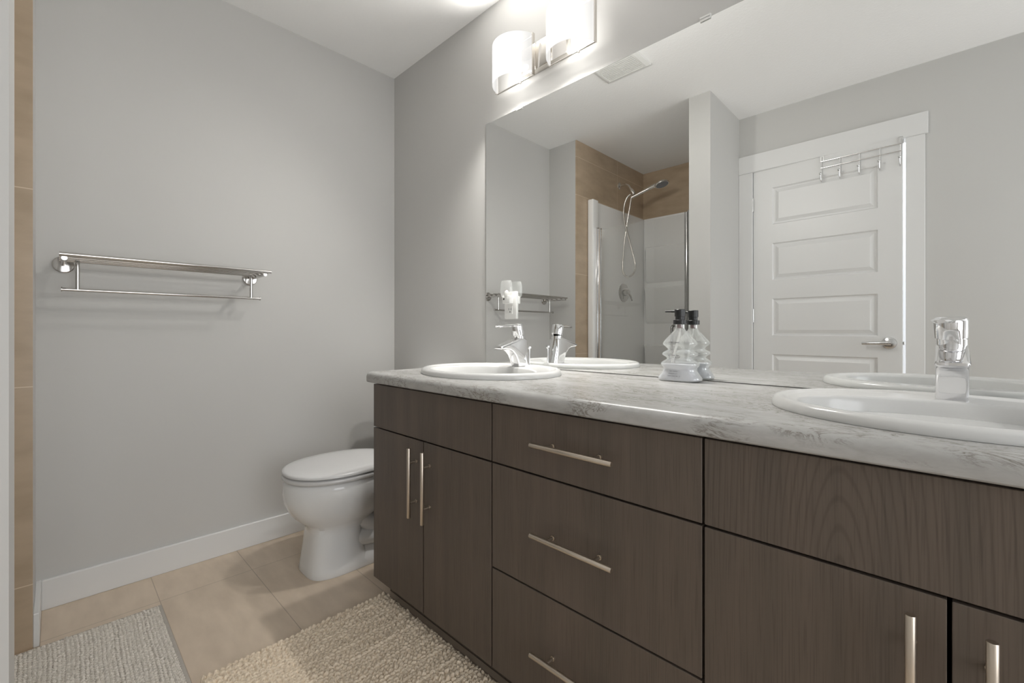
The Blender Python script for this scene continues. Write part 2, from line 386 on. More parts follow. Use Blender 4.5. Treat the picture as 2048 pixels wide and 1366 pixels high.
# hallway beyond the door, open to the daylight of the house
struct('wall_hall', MB().box(0.6, 3.4, -3.6, -3.5, 0, 2.6), 'hall', 'pale hallway wall beyond the door', 'wall')
# baseboards
bb = 0.014; bh = 0.105
def bprof(mbx, x0, x1, y0, y1): return mbx.box(x0, x1, y0, y1, 0, bh, 0.002, 1)
struct('baseboard_left', bprof(MB(), 0, bb, YP + bb, 0.006), 'trim', 'white baseboard under the towel rack wall', 'baseboard')
struct('baseboard_stub', bprof(MB(), 0, SX, YP, YP + bb), 'trim', 'white baseboard on the short wall beside the shower', 'baseboard')
struct('baseboard_back', bprof(MB(), bb, 0.775, 0.006 - bb, 0.006), 'trim', 'white baseboard behind the toilet', 'baseboard')
struct('baseboard_partition', bprof(bprof(MB(), P1, P2 + bb, YP, YP + bb), P2, P2 + bb, YB, YP), 'trim', 'white baseboard around the partition wall', 'baseboard')
struct('baseboard_front', bprof(MB(), 2.2, XR, YB, YB + bb), 'trim', 'white baseboard right of the door', 'baseboard')
# door casing and jamb
struct('trim_1', MB().box(P2, DL - 0.003, YB, YB + 0.014, 0, 2.052, 0.002, 1), 'trim', 'left casing board of the white door', 'trim')
struct('trim_2', MB().box(DR + 0.002, 2.199, YB, YB + 0.014, 0, 2.052, 0.002, 1), 'trim', 'right casing board of the white door', 'trim')
struct('trim_3', MB().box(P2, 2.211, YB, YB + 0.019, 2.052, 2.17, 0.002, 1), 'trim', 'wide head casing above the white door', 'trim')
mb = MB().box(DL - 0.012, DL - 0.003, YB - 0.115, YB, 0, DZ + 0.014).box(DR + 0.003, DR + 0.012, YB - 0.115, YB, 0, DZ + 0.014).box(DL - 0.003, DR + 0.003, YB - 0.115, YB, DZ + 0.005, DZ + 0.014)
struct('trim_4', mb, 'trim', 'white jamb lining of the door opening', 'trim')

# ------------------------------------------------------------------ door (slightly ajar) with lever and hinges
DOOR_ROT = Matrix.Translation((DL, YB, 0)) @ Matrix.Rotation(R(2.2), 4, 'Z') @ Matrix.Translation((-DL, -YB, 0))
def door_panels():
    """one slab whose front carries five recessed moulded panels"""
    x0, x1, z0, z1, yf, th = DL, DL + 0.760, 0.012, 2.056, YB, 0.035
    px0, px1 = 1.461, 2.002
    rows = [(1.926 - 0.365 * i, 1.926 - 0.365 * i - 0.243) for i in range(5)]
    m = MB()
    def quad(a, b, c, d): m.add([a, b, c, d], [[0, 1, 2, 3]])
    for side, yy, sg in (('f', yf, 1), ('b', yf - th, -1)):
        Y = lambda d: yy - sg * d
        def rect(xa, xb, za, zb, d=0): quad((xa, Y(d), za), (xb, Y(d), za), (xb, Y(d), zb), (xa, Y(d), zb))
        rect(x0, px0, z0, z1); rect(px1, x1, z0, z1)
        zs = [z1] + [z for r in rows for z in r] + [z0]
        for i in range(0, len(zs), 2): rect(px0, px1, zs[i + 1], zs[i])
        for zt, zb in rows:
            steps = [(0, 0), (0.007, 0.009), (0.016, 0.009), (0.030, 0.0045), (0.036, 0.002)]
            for (i0, d0), (i1, d1) in zip(steps, steps[1:]):
                A = [(px0 + i0, Y(d0), zb + i0), (px1 - i0, Y(d0), zb + i0), (px1 - i0, Y(d0), zt - i0), (px0 + i0, Y(d0), zt - i0)]
                B = [(px0 + i1, Y(d1), zb + i1), (px1 - i1, Y(d1), zb + i1), (px1 - i1, Y(d1), zt - i1), (px0 + i1, Y(d1), zt - i1)]
                for k in range(4): quad(A[k], A[(k + 1) % 4], B[(k + 1) % 4], B[k])
            i1, d1 = steps[-1]; rect(px0 + i1, px1 - i1, zb + i1, zt - i1, d1)
    for xa in (x0, x1): quad((xa, yf, z0), (xa, yf - th, z0), (xa, yf - th, z1), (xa, yf, z1))
    for za in (z0, z1): quad((x0, yf, za), (x1, yf, za), (x1, yf - th, za), (x0, yf - th, za))
    bm = bmesh.new(); vs = [bm.verts.new(v) for v in m.v]
    for f in m.f: bm.faces.new([vs[i] for i in f])
    bmesh.ops.remove_doubles(bm, verts=bm.verts[:], dist=1e-5); return MB().bm(bm)
door = obj('door_1', door_panels().xf(DOOR_ROT), 'trim', at=(DL, YB, 0), smooth=12)
door['kind'] = 'structure'; door['label'] = 'white five panel door standing slightly ajar'; door['category'] = 'door'
hx, hz, hy = 2.052, 0.915, YB
mb = MB().lathe([(0.034, 0), (0.034, 0.004), (0.031, 0.010), (0.022, 0.014), (0.012, 0.016), (0.011, 0.045)], (hx, hy, hz), (0, 1, 0), 32)
lev = [(hx + 0.012, hy + 0.047, hz), (hx - 0.005, hy + 0.049, hz), (hx - 0.04, hy + 0.050, hz - 0.001), (hx - 0.085, hy + 0.047, hz - 0.002), (hx - 0.115, hy + 0.040, hz - 0.003)]
mb.tube(smoothpath(lev, 5), [0.0115] * 6 + [0.0105] * 5 + [0.009] * 5 + [0.0085] * 5, 14)
mb.lathe([(0.006, 0), (0.006, 0.004), (0.004, 0.005)], (hx - 0.002, hy + 0.058, hz), (0, 1, 0), 16)
h = obj('door_handle', mb.xf(DOOR_ROT), 'brushed', door, label='satin chrome lever handle')
obj('latch', MB().box(DL + 0.7602, DL + 0.770, YB - 0.026, YB - 0.010, hz - 0.009, hz + 0.009, 0.002, 1).xf(DOOR_ROT), 'brushed', door)
for z in (1.83, 1.085, 0.27):
    obj('hinge', MB().tube([(DL - 0.001, YB + 0.006, z - 0.043), (DL - 0.001, YB + 0.006, z + 0.043)], 0.0055, 12).lathe([(0.0045, 0), (0.0045, 0.003), (0.002, 0.005)], (DL - 0.001, YB + 0.006, z + 0.043), (0, 0, 1), 12), 'brushed', door)

# over-the-door hook rack
HR = thing('hook_rack', DOOR_ROT @ Vector((1.922, YB + 0.01, 1.89)), 'silver wire rack of five hooks hung over the white door', 'hook rack')
hxs = [1.736, 1.828, 1.920, 2.012, 2.100]; yw = YB + 0.012
mb = MB()
for z in (2.018, 1.978): mb.tube([(hxs[0] - 0.004, yw, z), (hxs[-1] + 0.004, yw, z)], 0.0026, 10)
obj('rail', mb.xf(DOOR_ROT), 'brushed', HR)
for i, x in enumerate(hxs):
    top = 2.05 if i in (0, 4) else 2.022
    pth = smoothpath([(x, yw - 0.004, top), (x, yw - 0.004, 1.95), (x, yw - 0.004, 1.905), (x, yw + 0.006, 1.893), (x, yw + 0.022, 1.902), (x, yw + 0.032, 1.930)], 6)
    obj('hook', MB().tube(pth, 0.0026, 10).lathe([(0.001, -0.008), (0.006, -0.005), (0.0075, 0), (0.006, 0.005), (0.001, 0.008)], (x, yw + 0.033, 1.936), (0, 0.3, 1), 14).xf(DOOR_ROT), 'brushed', HR)
for x in (hxs[0], hxs[-1]):
    m2 = MB().box(x - 0.009, x + 0.009, YB + 0.0005, YB + 0.0025, 2.02, 2.058).box(x - 0.009, x + 0.009, YB - 0.0375, YB + 0.0025, 2.0565, 2.0585).box(x - 0.009, x + 0.009, YB - 0.0375, YB - 0.0355, 2.03, 2.0585)
    obj('door_strap', m2.xf(DOOR_ROT), 'brushed', HR)

# ------------------------------------------------------------------ vanity cabinets
D = 0.545; V0, V1, V2, V3, V4 = 0.777, 1.4124, 1.9692, 2.2853, 2.601
GB, G1, G2, GT = 0.081, 0.632, 0.352, 0.791; FT = 0.019; gap = 0.0024
CT = 0.832; CB = 0.7945
def carcass(x0, x1, open_left):
    m = MB(); t = 0.016; yf = -(D - FT - 0.002); yb = -0.002
    m.box(x0, x0 + t, yf, yb, 0.081, CB - 0.001); m.box(x1 - t, x1, yf, yb, 0.081, CB - 0.001)
    m.box(x0 + t, x1 - t, yf, yb, 0.081, 0.097); m.box(x0 + t, x1 - t, yb - 0.006, yb, 0.097, CB - 0.001)
    m.box(x0 + t, x1 - t, yf, yf + 0.016, CB - 0.02, CB - 0.001)
    m.box(x0, x0 + t, -0.475, yb, 0, 0.081); m.box(x1 - t, x1, -0.475, yb, 0, 0.081)
    return m
def front(x0, x1, z0, z1): return MB().box(x0 + gap, x1 - gap, -D, -D + FT, z0 + gap, z1 - gap, 0.0008, 1)
def pull(cx, cz, vertical):
    m = MB(); hl, sp, r = 0.111, 0.064, 0.006; y = -D - 0.030
    if vertical:
        m.tube([(cx, y, cz - hl), (cx, y, cz - hl + 0.001), (cx, y, cz + hl - 0.001), (cx, y, cz + hl)], [r * 0.9, r, r, r * 0.9], 20)
        for s in (-1, 1): m.tube([(cx, y + 0.003, cz + s * sp), (cx, -D - 0.004, cz + s * sp), (cx, -D - 0.0038, cz + s * sp), (cx, -D, cz + s * sp)], [0.004, 0.004, 0.0055, 0.0055], 14)
    else:
        m.tube([(cx - hl, y, cz), (cx - hl + 0.001, y, cz), (cx + hl - 0.001, y, cz), (cx + hl, y, cz)], [r * 0.9, r, r, r * 0.9], 20)
        for s in (-1, 1): m.tube([(cx + s * sp, y + 0.003, cz), (cx + s * sp, -D - 0.004, cz), (cx + s * sp, -D - 0.0038, cz), (cx + s * sp, -D, cz)], [0.004, 0.004, 0.0055, 0.0055], 14)
    return m
def cabinet(x0, x1, label, split=None, hxs=None, flame=None):
    c = thing('vanity_cabinet', ((x0 + x1) / 2, -0.27, 0), label, 'cabinet', 'vanity cabinets')
    obj('carcass', carcass(x0, x1, True), 'wood', c)
    obj('toe_kick', MB().box(x0 + 0.016, x1 - 0.016, -0.475, -0.459, 0, 0.081), 'wood', c)
    if split:
        obj('drawer_front', front(x0, x1, G1, GT), flame or 'wood', c)
        for a, b, hx in ((x0, split, hxs[0]), (split, x1, hxs[1])):
            d = obj('door', front(a, b, GB, G1), 'wood', c)
            obj('handle', pull(hx, 0.498, True), 'nickel', d, label='brushed nickel bar pull')
    else:
        for z0, z1 in ((G1, GT), (G2, G1), (GB, G2)):
            d = obj('drawer', front(x0, x1, z0, z1), 'wood', c)
            d2 = {GT: 0.712, G1: 0.498, G2: 0.216}[z1]
            obj('handle', pull((x0 + x1) / 2 - 0.003, d2, False), 'nickel', d, label='brushed nickel bar pull')
    return c
cabinet(V0, V1, 'dark brown sink cabinet with two doors, nearest the toilet', 1.0945, (1.058, 1.132))
cabinet(V1, V2, 'dark brown three drawer cabinet in the middle of the vanity')
cabinet(V2, V4, 'dark brown sink cabinet with two doors, right of the drawers', V3, (2.2485, 2.322), 'wood_flame')

# ------------------------------------------------------------------ countertop with sink cut-outs
SINKS = [1.107, 2.290]; SY = -0.27; SA, SB = 0.275, 0.225
def counter_mesh():
    x0, x1 = 0.757, 2.615; yf = -0.562
    prof = [(-0.001, CB), (yf + 0.005, CB)]
    prof += [(yf + 0.001, CB + 0.003), (yf, CB + 0.008), (yf, CT - 0.018)]
    for k in range(1, 9):
        t = R(90 * k / 8); prof.append((yf + 0.018 * (1 - math.cos(t)), CT - 0.018 + 0.018 * math.sin(t)))
    prof += [(-0.001, CT)]
    m = MB().prism(prof, 'x', x0, x1)
    o = obj('tmp', m, 'marble', smooth=0)
    cut = MB()
    for sx in SINKS:
        ring = lambda z: [(sx + (SA - 0.02) * math.cos(2 * PI * k / 64), SY + (SB - 0.02) * math.sin(2 * PI * k / 64), z) for k in range(64)]
        cut.loft([ring(CB - 0.05), ring(CT + 0.05)])
    c = obj('tmpcut', cut, 'marble', smooth=0)
    md = o.modifiers.new('b', 'BOOLEAN'); md.operation = 'DIFFERENCE'; md.object = c; md.solver = 'EXACT'
    dg = bpy.context.evaluated_depsgraph_get(); me = bpy.data.meshes.new_from_object(o.evaluated_get(dg))
    r = MB().add([v.co[:] for v in me.vertices], [list(p.vertices) for p in me.polygons])
    bpy.data.objects.remove(o); bpy.data.objects.remove(c); return r
ct = obj('countertop', counter_mesh(), 'marble', at=(1.69, -0.28, CB), smooth=30)
tag(ct, 'white and grey marbled countertop with rounded front edge over the cabinets', 'countertop')

# ------------------------------------------------------------------ sinks
def sink_mesh(sx):
    n = 96; m = MB()
    def ring(a, b, cy, z): return [(sx + a * math.cos(2 * PI * k / n), cy + b * math.sin(2 * PI * k / n), z) for k in range(n)]
    R0 = []
    for d, z in ((0.006, CT - 0.001), (0.001, CT + 0.0005), (0.0, CT + 0.004), (0.002, CT + 0.013), (0.006, CT + 0.0175), (0.011, CT + 0.0195), (0.017, CT + 0.0195), (0.022, CT + 0.018), (0.027, CT + 0.0155), (0.032, CT + 0.0145)):
        R0.append(ring(SA - d, SB - d, SY, z))
    # deck blends to the basin edge, which sits forward of the faucet deck
    ba, bb_, bc = 0.222, 0.150, -0.308
    R0.append(ring(ba + 0.004, bb_ + 0.004, bc, CT + 0.0145))
    for f, z in ((1.0, CT + 0.0135), (0.985, CT + 0.009), (0.965, CT - 0.006), (0.93, CT - 0.035), (0.87, CT - 0.070), (0.78, CT - 0.100), (0.62, CT - 0.122), (0.40, CT - 0.132), (0.14, CT - 0.136)):
        R0.append(ring(ba * f, bb_ * f, bc, z))
    m.loft(R0, caps=False)
    k = len(R0) - 1; m.f.append([k * n + j for j in range(n)])
    # underside of the bowl
    R1 = [ring(ba * f, bb_ * f, bc, z - 0.010) for f, z in ((1.03, CT - 0.006), (0.97, CT - 0.05), (0.85, CT - 0.105), (0.6, CT - 0.132), (0.2, CT - 0.146))]
    m.loft(R1, caps=True)
    return m
def make_sink():
    s = thing('sink', (SINKS[0], SY, CT), 'white oval drop in sink near the toilet end of the countertop', 'sink', 'sinks')
    obj('basin', sink_mesh(SINKS[0]), 'sink_ceramic', s, smooth=50)
    dm = MB().lathe([(0.001, 0.006), (0.012, 0.0055), (0.019, 0.003), (0.022, 0.0)], (SINKS[0], -0.308, CT - 0.1355), (0, 0, 1), 24, caps=False)
    obj('drain', dm, 'chrome', s)
    return s
s1 = make_sink(); s2 = copy_tree(s1); s2.location.x = SINKS[1]
s2['label'] = 'white oval drop in sink at the right, cut by the picture edge'

# ------------------------------------------------------------------ faucets
def make_faucet():
    fx, zb = SINKS[0], CT + 0.0143; hw = 0.0235
    f = thing('faucet', (fx, -0.11, zb), 'chrome single lever faucet on the sink nearest the toilet', 'faucet', 'faucets')
    # leaning round column with a curved spout (side profile in y,z)
    col = MB(); lean = lambda z: -0.090 - 0.030 * (z - zb) / 0.125
    rings = []
    for z, r in ((zb, 0.0255), (zb + 0.002, 0.0255), (zb + 0.05, 0.0235), (zb + 0.095, 0.0225), (zb + 0.118, 0.0225)):
        c = lean(z); rings.append([(fx + r * math.cos(2 * PI * k / 40), c + r * math.sin(2 * PI * k / 40), z - (0.10 * r * math.sin(2 * PI * k / 40) if z > zb + 0.1 else 0)) for k in range(40)])
    col.loft(rings)
    obj('body', col, 'chrome', f)
    top = [(-0.094, zb + 0.104), (-0.120, zb + 0.110), (-0.150, zb + 0.104), (-0.185, zb + 0.092), (-0.222, zb + 0.082), (-0.232, zb + 0.078)]
    bot = [(-0.232, zb + 0.073), (-0.222, zb + 0.069), (-0.205, zb + 0.068), (-0.186, zb + 0.066), (-0.170, zb + 0.058), (-0.156, zb + 0.044), (-0.146, zb + 0.026), (-0.140, zb + 0.008), (-0.138, zb), (-0.090, zb)]
    sp = MB().prism(top + bot, 'x', fx - hw, fx + hw, 0.006, 4)
    obj('spout', sp, 'chrome', f, smooth=40)
    # lever: tilted cap with a flat blade pointing forward
    lv = MB(); ax = Vector((0, -0.22, 1)).normalized(); c0 = Vector((fx, lean(zb + 0.118) - 0.001, zb + 0.119))
    lv.lathe([(0.0215, 0.0), (0.0215, 0.003), (0.0245, 0.0045), (0.0250, 0.020), (0.0252, 0.038), (0.0235, 0.0425), (0.012, 0.0445), (0.001, 0.045)], c0, ax, 40)
    tipz = zb + 0.156; y0 = c0.y - 0.008
    bl = [(0.025, 0.0, 0.0), (0.0245, -0.03, 0.001), (0.020, -0.06, -0.0005), (0.016, -0.085, -0.002), (0.0125, -0.098, -0.003), (0.006, -0.104, -0.0035)]
    rr = []
    for wd, dy, dz in bl:
        t = 0.0045 if dy > -0.09 else 0.003
        z = tipz + dz
        rr.append([(fx - wd, y0 + dy, z), (fx - wd * 0.7, y0 + dy, z + t * 0.8), (fx + wd * 0.7, y0 + dy, z + t * 0.8), (fx + wd, y0 + dy, z), (fx + wd * 0.7, y0 + dy, z - t), (fx - wd * 0.7, y0 + dy, z - t)])
    lv.loft(rr)
    rot = Matrix.Translation((fx, -0.11, 0)) @ Matrix.Rotation(R(-7), 4, 'Z') @ Matrix.Translation((-fx, 0.11, 0))
    obj('lever', lv.xf(rot), 'chrome', f, smooth=40)
    rod = MB().tube([(fx, -0.056, zb - 0.001), (fx, -0.056, zb + 0.066)], 0.0028, 12).lathe([(0.003, 0), (0.0075, 0.004), (0.0085, 0.009), (0.0075, 0.012), (0.002, 0.0135)], (fx, -0.056, zb + 0.064), (0, 0, 1), 20)
    obj('lift_rod', rod, 'chrome', f)
    return f
f1 = make_faucet(); f2 = copy_tree(f1); f2.location.x = SINKS[1]
f2['label'] = 'chrome single lever faucet on the right sink, seen from the front'

# ------------------------------------------------------------------ mirror, clips
mir = thing('mirror', (1.695, 0.003, CT + 0.002), 'large frameless wall mirror standing on the countertop', 'mirror')
obj('glass', MB().box(0.792, 2.600, 0.0, 0.0055, CT + 0.0025, 1.917), 'mirror', mir, smooth=0)
for x in (1.000, 1.766, 2.40):
    obj('clip', MB().box(x - 0.016, x + 0.016, -0.004, 0.0058, 1.917, 1.926, 0.001, 1).box(x - 0.016, x + 0.016, -0.004, -0.0015, 1.911, 1.920, 0.0008, 1), 'white_plastic', mir)

# ------------------------------------------------------------------ vanity lights
def make_vlight(cx):
    L = thing('vanity_light', (cx, 0.006, 2.08), 'two shade wall light with frosted curved glass above the mirror', 'wall lamp', None)
    yb = 0.006
    obj('backplate', MB().box(cx - 0.115, cx + 0.115, yb - 0.028, yb, 2.027, 2.135, 0.0025, 2), 'warm_chrome', L)
    for s in (-1, 1):
        sx = cx + s * 0.146; hw = 0.104; z0, z1 = 2.004, 2.167
        ch = -0.030; sag = 0.088; n = 28
        # circular arc glass: chord near the wall, bulging into the room
        rad = (hw * hw + sag * sag) / (2 * sag); cyc = ch - sag + rad; a0 = math.asin(min(1, hw / rad)); a0 = a0 if sag <= rad else PI - a0
        def arc(r): return [(sx + r * math.sin(-a0 + 2 * a0 * k / n), cyc - r * math.cos(-a0 + 2 * a0 * k / n)) for k in range(n + 1)]
        A, B = arc(rad), arc(rad - 0.004); poly = A + B[::-1]
        g = MB().prism(poly, 'z', z0, z1, 0.0008, 1)
        sh = obj('glass_shade', g, 'shade', L, label='frosted white curved glass')
        fr = MB().tube([(sx - hw, ch + 0.004, z0 + 0.001), (sx + hw, ch + 0.004, z0 + 0.001)], 0.0035, 12)
        fr.box(sx + hw - 0.001, sx + hw + 0.0035, ch - 0.010, ch + 0.006, z0 - 0.003, z1 + 0.003, 0.001, 1)
        fr.box(sx - hw - 0.0035, sx - hw + 0.001, ch - 0.010, ch + 0.006, z0 - 0.003, z1 + 0.003, 0.001, 1)
        fr.tube([(sx - hw, ch + 0.004, z1 - 0.001), (sx + hw, ch + 0.004, z1 - 0.001)], 0.0035, 12)
        fr.lathe([(0.001, -0.003), (0.005, -0.002), (0.005, 0.003), (0.002, 0.005)], (sx + 0.03, ch + 0.004, z0 - 0.002), (0, 0, -1), 12)
        obj('shade_holder', fr, 'warm_chrome', L)
        obj('bulb_socket', MB().tube([(sx, yb - 0.02, 2.085), (sx, ch - 0.012, 2.085)], 0.014, 16), 'white_plastic', L)
        obj('bulb', MB().lathe([(0.008, 0.0), (0.012, 0.004), (0.016, 0.012), (0.0165, 0.018), (0.013, 0.026), (0.006, 0.031), (0.001, 0.032)], (sx, ch - 0.011, 2.085), (0, -1, 0), 20), 'bulb', L)
        # light leaves through the open bottom and, weaker, the open top of the glass
        for nm, en, rx, cone, bl_ in (('bulb_light', FRONT_W, 84, 176, 0.45), ('down_light', DOWN_W, 40, 150, 0.6), ('up_light', UP_W, 136, 130, 0.7)):
            bl = bpy.data.lights.new(nm, 'SPOT'); bl.energy = en; bl.color = BULB_C; bl.shadow_soft_size = 0.028
            bl.spot_size = R(cone); bl.spot_blend = bl_
            lo = bpy.data.objects.new(nm, bl); COL.objects.link(lo); lo.parent = L; lo.rotation_euler = (R(-rx), 0, 0)
            lo.location = Vector((sx, ch - 0.062, 2.085)) - Vector(L.location)
        bl = bpy.data.lights.new('lamp_glow', 'POINT'); bl.energy = 0.36; bl.color = BULB_C; bl.shadow_soft_size = 0.03
        lo = bpy.data.objects.new('lamp_glow', bl); COL.objects.link(lo); lo.parent = L
        lo.location = Vector((sx, ch - 0.045, 2.035)) - Vector(L.location)
    return L
v1 = make_vlight(1.146)

# ------------------------------------------------------------------ outlet and plug-in night light
ol = thing('outlet', (0.952, 0.0, 1.092), 'white double outlet on the mirror above the left faucet', 'outlet')
obj('cover_plate', MB().box(0.917, 0.987, -0.0065, -0.0002, 1.034, 1.150, 0.002, 2), 'white_plastic', ol)
for zc in (1.072, 1.112):
    r = obj('receptacle', MB().box(0.938, 0.966, -0.0085, -0.006, zc - 0.017, zc + 0.017, 0.001, 1), 'white_plastic', ol)
    if zc < 1.1:
        obj('socket_slot', MB().box(0.9445, 0.9465, -0.0088, -0.0084, zc - 0.001, zc + 0.008).box(0.9575, 0.9595, -0.0088, -0.0084, zc - 0.001, zc + 0.007).lathe([(0.0025, 0), (0.0025, 0.0004)], (0.952, -0.0084, zc - 0.008), (0, -1, 0), 12), 'dark', r)
nl = thing('night_light', (0.952, -0.009, 1.112), 'small plug in night light with clear shade in the outlet', 'night light')
obj('body', MB().box(0.930, 0.974, -0.034, -0.0088, 1.098, 1.132, 0.004, 2), 'white_plastic', nl)
obj('sensor', MB().lathe([(0.004, 0), (0.004, 0.0015), (0.001, 0.002)], (0.941, -0.034, 1.118), (0, -1, 0), 14), 'dark', nl)
prof = [(0.024, 1.128), (0.029, 1.134), (0.0315, 1.150), (0.0305, 1.172), (0.027, 1.188), (0.0245, 1.195)]
rg = [[(0.952 + r * math.cos(2 * PI * k / 32), -0.030 + 0.62 * r * math.sin(2 * PI * k / 32), z) for k in range(32)] for r, z in prof]
obj('shade', MB().loft(rg, caps=False), 'clear_plastic', nl, label='clear plastic shade')
obj('lamp', MB().lathe([(0.010, 1.130 - 1.112), (0.011, 0.026), (0.009, 0.036), (0.004, 0.042), (0.001, 0.043)], (0.952, -0.028, 1.112), (0, 0, 1), 16), 'white_plastic', nl)

# ------------------------------------------------------------------ soap dispenser (tiered tree shaped bottle)
sd = thing('soap_dispenser', (1.709, -0.048, CT), 'clear tiered glass soap bottle with black pump beside the mirror', 'soap dispenser')
sx, sy = 1.709, -0.048
tiers = [(0.058, 0.001), (0.063, 0.005), (0.062, 0.011), (0.050, 0.028), (0.0465, 0.034), (0.0475, 0.040), (0.0530, 0.047), (0.0540, 0.051), (0.0520, 0.056), (0.0400, 0.0635), (0.0365, 0.067), (0.0385, 0.0715), (0.0490, 0.0775), (0.0500, 0.081), (0.0480, 0.0855), (0.0365, 0.0915), (0.0335, 0.0945), (0.0360, 0.099), (0.0470, 0.109), (0.0480, 0.1135), (0.0450, 0.119), (0.0165, 0.152), (0.0135, 0.157), (0.0135, 0.1715)]
def bottle(inset=0.0, top=None, ratio=0.54):
    rg = []
    for a, z in tiers:
        if top is not None and z > top: break
        a = a - inset; b = min(a * ratio + 0.006, 0.036) - inset * 0.3
        if a < 0.02: b = a
        ring = []
        for k in range(48):
            t = 2 * PI * k / 48; c, s = math.cos(t), math.sin(t); e = 2 / 3.2 if a > 0.02 else 1
            ring.append((sx + a * math.copysign(abs(c) ** e, c), sy + b * math.copysign(abs(s) ** e, s), CT + max(z, 0.001 + inset)))
        rg.append(ring)
    if top is not None: rg.append([(p[0], p[1], CT + top) for p in rg[-1]])
    return rg
m = MB(); rg = bottle(); m.loft(rg, caps=False); m.f.append(list(range(48)))
obj('bottle', m, 'bottle_glass', sd, smooth=60, label='clear glass bottle')
obj('lotion', MB().loft(bottle(0.0025, 0.050)), 'lotion', sd, smooth=50, label='milky white lotion filling the bottom')
obj('dip_tube', MB().tube(smoothpath([(sx, sy, CT + 0.171), (sx - 0.002, sy, CT + 0.14), (sx - 0.012, sy - 0.004, CT + 0.095), (sx - 0.021, sy - 0.008, CT + 0.055)], 5), 0.0032, 12), 'tube', sd)
obj('stopper', MB().lathe([(0.004, 0.158), (0.0085, 0.1595), (0.0085, 0.1695), (0.006, 0.171)], (sx, sy, CT), (0, 0, 1), 20), 'stopper', sd, label='reddish brown stopper')
pm = MB().lathe([(0.0185, 0.1885), (0.0195, 0.1895), (0.0195, 0.2045), (0.0185, 0.2055), (0.0135, 0.2055), (0.0135, 0.2175), (0.0155, 0.2185), (0.0155, 0.244), (0.0145, 0.2455), (0.002, 0.2455)], (sx, sy, CT), (0, 0, 1), 32)
pm.v = [(x, y, CT + 0.170 + (z - CT - 0.1885) * 0.79) for x, y, z in pm.v]
ztop = CT + 0.170 + (0.2455 - 0.1885) * 0.79
pp = obj('pump', pm, 'black_plastic', sd, label='black plastic pump')
obj('nozzle', MB().tube(smoothpath([(sx - 0.012, sy, ztop - 0.006), (sx - 0.030, sy, ztop - 0.0055), (sx - 0.046, sy, ztop - 0.005)], 4), [0.0036] * 4 + [0.003] * 4 + [0.0026], 12), 'black_plastic', pp)
# small faint print on the bottle front (rows of tiny strokes)
rnd = random.Random(4)
for rows in (((0.116, 0.030, 0.0035),), ((0.0775, 0.036, 0.0035), (0.0725, 0.034, 0.0018)), ((0.031, 0.026, 0.0018), (0.024, 0.030, 0.0018), (0.017, 0.036, 0.0022))):
    m = MB()
    for zc, wd, hh in rows:
        aa = np.interp(zc, [t[1] for t in tiers], [t[0] for t in tiers]); bfr = min(aa * 0.54 + 0.006, 0.036)
        x = sx - wd / 2 - 0.004
        while x < sx + wd / 2 - 0.004:
            wq = rnd.uniform(0.0006, 0.0016)
            if rnd.random() < 0.78: m.box(x, x + wq, sy - bfr - 0.0006, sy - bfr - 0.0002, CT + zc - hh * rnd.uniform(0.3, 0.5), CT + zc + hh * rnd.uniform(0.3, 0.5))
            x += wq + rnd.uniform(0.0006, 0.0012)
    obj('print', m, 'ink', sd, smooth=0, label='faint grey lettering on the glass')

# ------------------------------------------------------------------ toilet
def egg(cx, yf, yb, hw, z, n=64, e=2.2, ymid=None):
    """egg outline: front tip yf (more negative), back yb"""
    ym = ymid if ymid is not None else (yf + yb) / 2
    out = []
    for k in range(n):
        t = 2 * PI * k / n; c, s = math.cos(t), math.sin(t); p = 2 / e
        x = cx + hw * math.copysign(abs(c) ** p, c)
        y = ym + (ym - yf if s < 0 else yb - ym) * math.copysign(abs(s) ** p, s)
        out.append((x, y, z))
    return out
TX = 0.428
tl = thing('toilet', (TX, -0.36, 0), 'white toilet with closed lid beside the vanity', 'toilet')
m = MB()
rings = [egg(TX, -0.662, -0.36, 0.116, 0.0, e=3.4, ymid=-0.50), egg(TX, -0.664, -0.36, 0.119, 0.006, e=3.4, ymid=-0.50), egg(TX, -0.660, -0.42, 0.115, 0.03, e=3.4, ymid=-0.51), egg(TX, -0.650, -0.44, 0.106, 0.10, e=3.4, ymid=-0.52), egg(TX, -0.643, -0.445, 0.101, 0.165, e=3.2, ymid=-0.52),
         egg(TX, -0.646, -0.40, 0.102, 0.185, e=2.5, ymid=-0.52), egg(TX, -0.664, -0.36, 0.118, 0.205, e=2.3, ymid=-0.52), egg(TX, -0.692, -0.33, 0.140, 0.23, e=2.2, ymid=-0.51), egg(TX, -0.716, -0.31, 0.160, 0.262, e=2.15, ymid=-0.51), egg(TX, -0.731, -0.30, 0.174, 0.30, e=2.1, ymid=-0.50), egg(TX, -0.735, -0.29, 0.180, 0.335, e=2.1, ymid=-0.50), egg(TX, -0.731, -0.29, 0.179, 0.365, e=2.1, ymid=-0.50), egg(TX, -0.726, -0.29, 0.176, 0.380, e=2.1, ymid=-0.50), egg(TX, -0.716, -0.29, 0.168, 0.386, e=2.1, ymid=-0.50)]
m.loft(rings)
